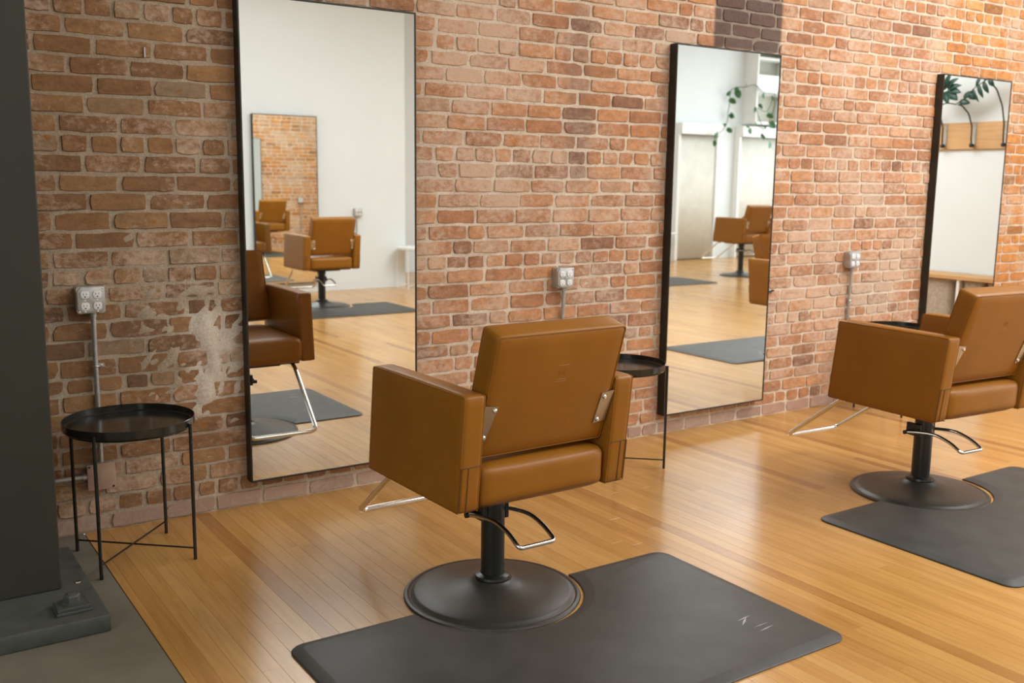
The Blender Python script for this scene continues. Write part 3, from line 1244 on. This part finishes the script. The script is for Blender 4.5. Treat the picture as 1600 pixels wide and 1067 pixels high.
def leaf_mesh(name, L, W, cup=.15):
    """heart-shaped leaf lying along +x, slightly folded along its midrib"""
    n = 8
    rows = []
    bm = bmesh.new()
    for k in range(n + 1):
        u = k / n
        w = W * (math.sin(PI * min(1, u * .86 + .14)) ** .75) * (1 if u < .98 else 0)
        z = -cup * L * u * u
        c = bm.verts.new((L * u, 0, z))
        if k < n:
            xx = L * u - (.12 * L if k == 0 else 0)
            rows.append((bm.verts.new((xx, -w, z + .25 * w)), c, bm.verts.new((xx, w, z + .25 * w))))
        else:
            rows.append((c, c, c))
    for A, B in zip(rows, rows[1:]):
        for a, b_, c, d in ((A[0], A[1], B[1], B[0]), (A[1], A[2], B[2], B[1])):
            vs_ = []
            for v in (a, b_, c, d):
                if v not in vs_:
                    vs_.append(v)
            bm.faces.new(vs_)
    me_ = bpy.data.meshes.new(name)
    bm.to_mesh(me_)
    bm.free()
    me_.polygons.foreach_set('use_smooth', [True] * len(me_.polygons))
    me_.materials.append(MAT['leaf_green'])
    return me_


LEAF = leaf_mesh('leaf', .17, .065)


def vine(points, label, extra=()):
    t = thing('trailing_vine', points[0], 0, label, 'vine', 'vines on the far white wall')
    o0 = Vector(points[0])
    ps = [Vector(p_) - o0 for p_ in points]
    mb = MB()
    sm = []
    for i in range(len(ps) - 1):
        p0, p1, p2, p3 = ps[max(i - 1, 0)], ps[i], ps[i + 1], ps[min(i + 2, len(ps) - 1)]
        for k in range(4):
            u = k / 4
            sm.append(.5 * ((2 * p1) + (-p0 + p2) * u + (2 * p0 - 5 * p1 + 4 * p2 - p3) * u * u + (-p0 + 3 * p1 - 3 * p2 + p3) * u ** 3))
    sm.append(ps[-1])
    mb.tube(sm, .006, 6)
    mb.build('stem', 'stem', t)
    r = random.Random(int(points[0][0] * 100))
    for i, p_ in enumerate(ps):
        for q in range(r.choice((1, 2, 2))):
            lf = bpy.data.objects.new('leaf', LEAF)
            COL.objects.link(lf)
            lf.parent = t
            lf.location = p_ + Vector((r.uniform(-.07, .07), r.uniform(.01, .05), r.uniform(-.07, .07)))
            lf.rotation_euler = (r.uniform(.9, 1.7), r.uniform(.2, 1.4), r.uniform(-.8, 3.6))
            s_ = r.uniform(.5, .95)
            lf.scale = (s_, s_, s_)
    return t


yv = YA + .10
yf = yv + .26
vine([(14.50, yf, 2.96), (14.33, yf, 2.98), (14.07, yf, 2.99), (13.88, yf - .04, 3.12), (13.80, yv + .08, 3.09), (13.62, yv, 3.07), (13.49, yv, 3.00), (13.48, yv, 2.80), (13.45, yv, 2.63),
      (13.42, yv + .02, 2.46), (13.17, yv + .17, 2.30), (13.00, yv + .19, 2.22), (12.93, yv + .20, 2.13)], 'green trailing vine arching over the white wall, left strand in the middle mirror')
vine([(14.26, yf + .06, 2.94), (14.11, yf + .06, 2.66), (13.90, yf, 2.70), (14.06, yf + .03, 2.36), (13.93, yf, 2.42), (13.74, yf, 2.40)],
     'green trailing vine hanging below the white shelf in the middle mirror')
vine([(14.30, yf + .13, 2.90), (14.10, yf + .13, 2.46), (13.97, yf + .10, 2.28), (14.13, yf + .10, 2.16)], 'green vine tip dangling over the right niche header in the middle mirror')

# entry bench with baskets and the hook rail above it, on the partition
XP = 9.3
t = thing('entry_bench', (XP - .02, -1.72, 0), 0, 'white bench with a wooden seat board and basket cubbies, low in the right mirror', 'bench')
y0, y1, xf = -.62, .62, -.34
mb = MB()
mb.box((xf - .015, y0 - .02, .485), (0, y1 + .02, .525), .004, 1)
mb.build('seat_board', 'bench_wood', t)
for yy in (y0, .055, y1 - .03):
    mb = MB()
    mb.box((xf, yy, 0), (0, yy + .03, .485), .002, 1)
    mb.build('divider', 'white_joinery', t)
mb = MB()
mb.box((xf, y0, .03), (0, y1, .055), .002, 1)
mb.build('bottom_board', 'white_joinery', t)
mb = MB()
mb.box((-.012, y0, .055), (0, y1, .485))
mb.build('back_board', 'bench_wood', t, False)


def basket(loc, w, d, h, label):
    t_ = thing('wicker_basket', loc, 0, label, 'basket', 'woven baskets in the bench')
    mb_ = MB()
    rows, seg = 18, 56
    prev = None
    for j in range(rows + 1):
        z = h * j / rows
        ring = []
        for k in range(seg):
            a = 2 * PI * k / seg
            c, s = math.cos(a), math.sin(a)
            ex = .35
            u = math.copysign(abs(c) ** ex, c) * d / 2
            v = math.copysign(abs(s) ** ex, s) * w / 2
            wv = 1 + .022 * (1 if (k + j) % 2 else -1)
            ring.append(mb_.bm.verts.new((u * wv, v * wv, z)))
        if prev:
            for k in range(seg):
                mb_.bm.faces.new((prev[k], prev[(k + 1) % seg], ring[(k + 1) % seg], ring[k]))
        else:
            mb_.bm.faces.new(ring[::-1])
        prev = ring
    mb_.build('woven_body', 'wicker', t_, True, 80)
    mb_ = MB()
    rim = [(math.copysign(abs(math.cos(a)) ** .35, math.cos(a)) * d / 2, math.copysign(abs(math.sin(a)) ** .35, math.sin(a)) * w / 2, h) for a in [2 * PI * k / 40 for k in range(40)]]
    mb_.tube(rim, .010, 6, False, True)
    mb_.build('rim', 'wicker', t_)
    return t_


XB = XP - .02 - .17
basket((XB, -1.72 - .27, .055), .53, .28, .415, 'woven wicker basket in the bench, left of the white divider')
basket((XB, -1.72 + .21, .055), .215, .28, .415, 'woven wicker basket in the bench, just right of the white divider')
basket((XB, -1.72 + .455, .055), .215, .28, .415, 'woven wicker basket in the bench, rightmost of the three')

t = thing('hook_rail', (XP, -1.70, 1.74), 0, 'wooden wall rail with black swan-neck hooks in the right mirror', 'coat rack')
mb = MB()
mb.box((-.03, -.68, 0), (0, .68, .26), .004, 1)
mb.build('rail_board', 'bench_wood', t)
for yy in (-.42, -.11, .215):
    mb = MB()
    mb.box((-.036, yy - .016, .03), (-.03, yy + .016, .25), .002, 1)
    pl_ = mb.build('hook_plate', 'galvanised', t)
    mb = MB()
    pts = [(-.036, yy, .03), (-.075, yy, .035), (-.085, yy, .10), (-.075, yy - .01, .22), (-.080, yy - .05, .34), (-.11, yy - .11, .42), (-.13, yy - .14, .43)]
    if yy > .2:
        pts = [(-.036, yy, .03), (-.075, yy, .035), (-.085, yy, .10), (-.075, yy - .01, .24), (-.080, yy - .04, .40), (-.11, yy - .09, .55), (-.13, yy - .11, .58)]
    mb.tube(fillet(pts, .02, 4), .0075, 8)
    mb.lathe([(0, -.022), (.02, -.015), (.024, 0), (.02, .015), (0, .022)], 14, (-.072, yy, .035))
    mb.build('hook', 'iron', t)

# monstera on a bracket shelf beside the rail; its fronds reach across above the hooks
t = thing('plant_shelf', (XP, -2.66, 2.02), 0, 'small white bracket shelf carrying the potted plant', 'shelf')
mb = MB()
mb.box((-.26, -.17, 0), (0, .17, .025), .003, 1)
mb.build('shelf_board', 'white_joinery', t)
for yy in (-.11, .11):
    mb = MB()
    mb.tube([(-.004, yy, -.16), (-.20, yy, -.006)], .006, 8)
    mb.tube([(-.004, yy, -.17), (-.004, yy, 0)], .006, 8)
    mb.build('bracket', 'iron', t)
P0 = Vector((XP - .13, -2.66, 2.045))
t = thing('potted_plant', P0, 0, 'potted plant with dark green split leaves above the hook rail, in the right mirror', 'plant')
mb = MB()
mb.lathe([(0, 0), (.075, 0), (.09, .01), (.11, .19), (.113, .20), (.105, .20), (.10, .18), (0, .18)], 32)
mb.build('pot', 'pot_white', t)
mb = MB()
mb.lathe([(0, .178), (.098, .178), (.098, .184), (0, .188)], 24)
mb.build('soil', 'soil', t)


def pt(y, z, dx=0.0):
    return Vector((XP - .20 - dx, y - .13, z + .01)) - P0


def stem(pts, r=.006):
    mb_ = MB()
    mb_.tube(fillet(pts, .05, 5), r, 7)
    return mb_.build('stem', 'stem', t)


def leaflet(base, tip, w, name='leaf'):
    """one finger of a split leaf: a thin curved blade with thickness"""
    base, tip = Vector(base), Vector(tip)
    ax = tip - base
    L = ax.length
    ax.normalize()
    sd = ax.cross(Vector((-1, 0, .25))).normalized()
    nm = sd.cross(ax)
    bm = bmesh.new()
    rows = []
    n = 6
    for k in range(n + 1):
        u = k / n
        ww = w * math.sin(PI * (.12 + .88 * u)) ** .8 if k < n else 0
        c = base + ax * (L * u) + nm * (.10 * L * math.sin(PI * u))
        rows.append([bm.verts.new(c - sd * ww + nm * .2 * ww), bm.verts.new(c), bm.verts.new(c + sd * ww + nm * .2 * ww)])
    for A, B in zip(rows, rows[1:]):
        for q in (0, 1):
            bm.faces.new((A[q], A[q + 1], B[q + 1], B[q]))
    bmesh.ops.remove_doubles(bm, verts=bm.verts[:], dist=1e-5)
    m_ = MB()
    m_.bm.free()
    m_.bm = bm
    o_ = m_.build(name, 'leaf_dark', t, True, 80)
    s_ = o_.modifiers.new('thickness', 'SOLIDIFY')
    s_.thickness = .0012
    return o_


stem([(0, 0, .18), (0, .12, .30), pt(-2.30, 2.16), pt(-2.01, 2.13), pt(-1.90, 2.18), pt(-1.80, 2.155)])
stem([pt(-1.80, 2.155), pt(-1.72, 2.20), pt(-1.62, 2.30), pt(-1.50, 2.37), pt(-1.40, 2.40)], .005)
# the long frond: leaflets hang from its midrib
for (y, z, ty, tz, w) in ((-1.76, 2.18, -1.66, 2.16, .030), (-1.72, 2.21, -1.63, 2.27, .030), (-1.68, 2.25, -1.60, 2.19, .028), (-1.63, 2.29, -1.57, 2.16, .014),
                          (-1.58, 2.33, -1.53, 2.20, .022), (-1.53, 2.35, -1.48, 2.24, .024), (-1.48, 2.37, -1.43, 2.30, .024), (-1.42, 2.39, -1.36, 2.36, .02),
                          (-1.60, 2.31, -1.56, 2.42, .02), (-1.52, 2.36, -1.48, 2.47, .02)):
    leaflet(pt(y, z), pt(ty, tz, -.02), w)
# broad split leaf at the left
stem([pt(-2.30, 2.16), pt(-2.06, 2.24), pt(-1.89, 2.29)], .005)
for (y, z, ty, tz, w) in ((-2.06, 2.27, -1.93, 2.17, .045), (-2.06, 2.28, -1.90, 2.24, .034), (-2.07, 2.29, -1.90, 2.31, .028), (-2.08, 2.30, -1.94, 2.38, .028), (-2.09, 2.30, -2.02, 2.44, .030),
                          (-2.08, 2.26, -2.03, 2.14, .035), (-2.10, 2.28, -2.16, 2.42, .035), (-2.10, 2.26, -2.14, 2.15, .03)):
    leaflet(pt(y + .17, z + .02), pt(ty + .17, tz + .02, .03), w)
stem([(0, 0, .18), (.02, -.05, .38), (-.05, -.10, .50)], .005)
for (ty, tz) in ((-.30, .52), (-.26, .64), (-.14, .70), (-.02, .66), (.04, .54)):
    leaflet((-.05, -.10, .50), (-.12, ty, tz), .035)
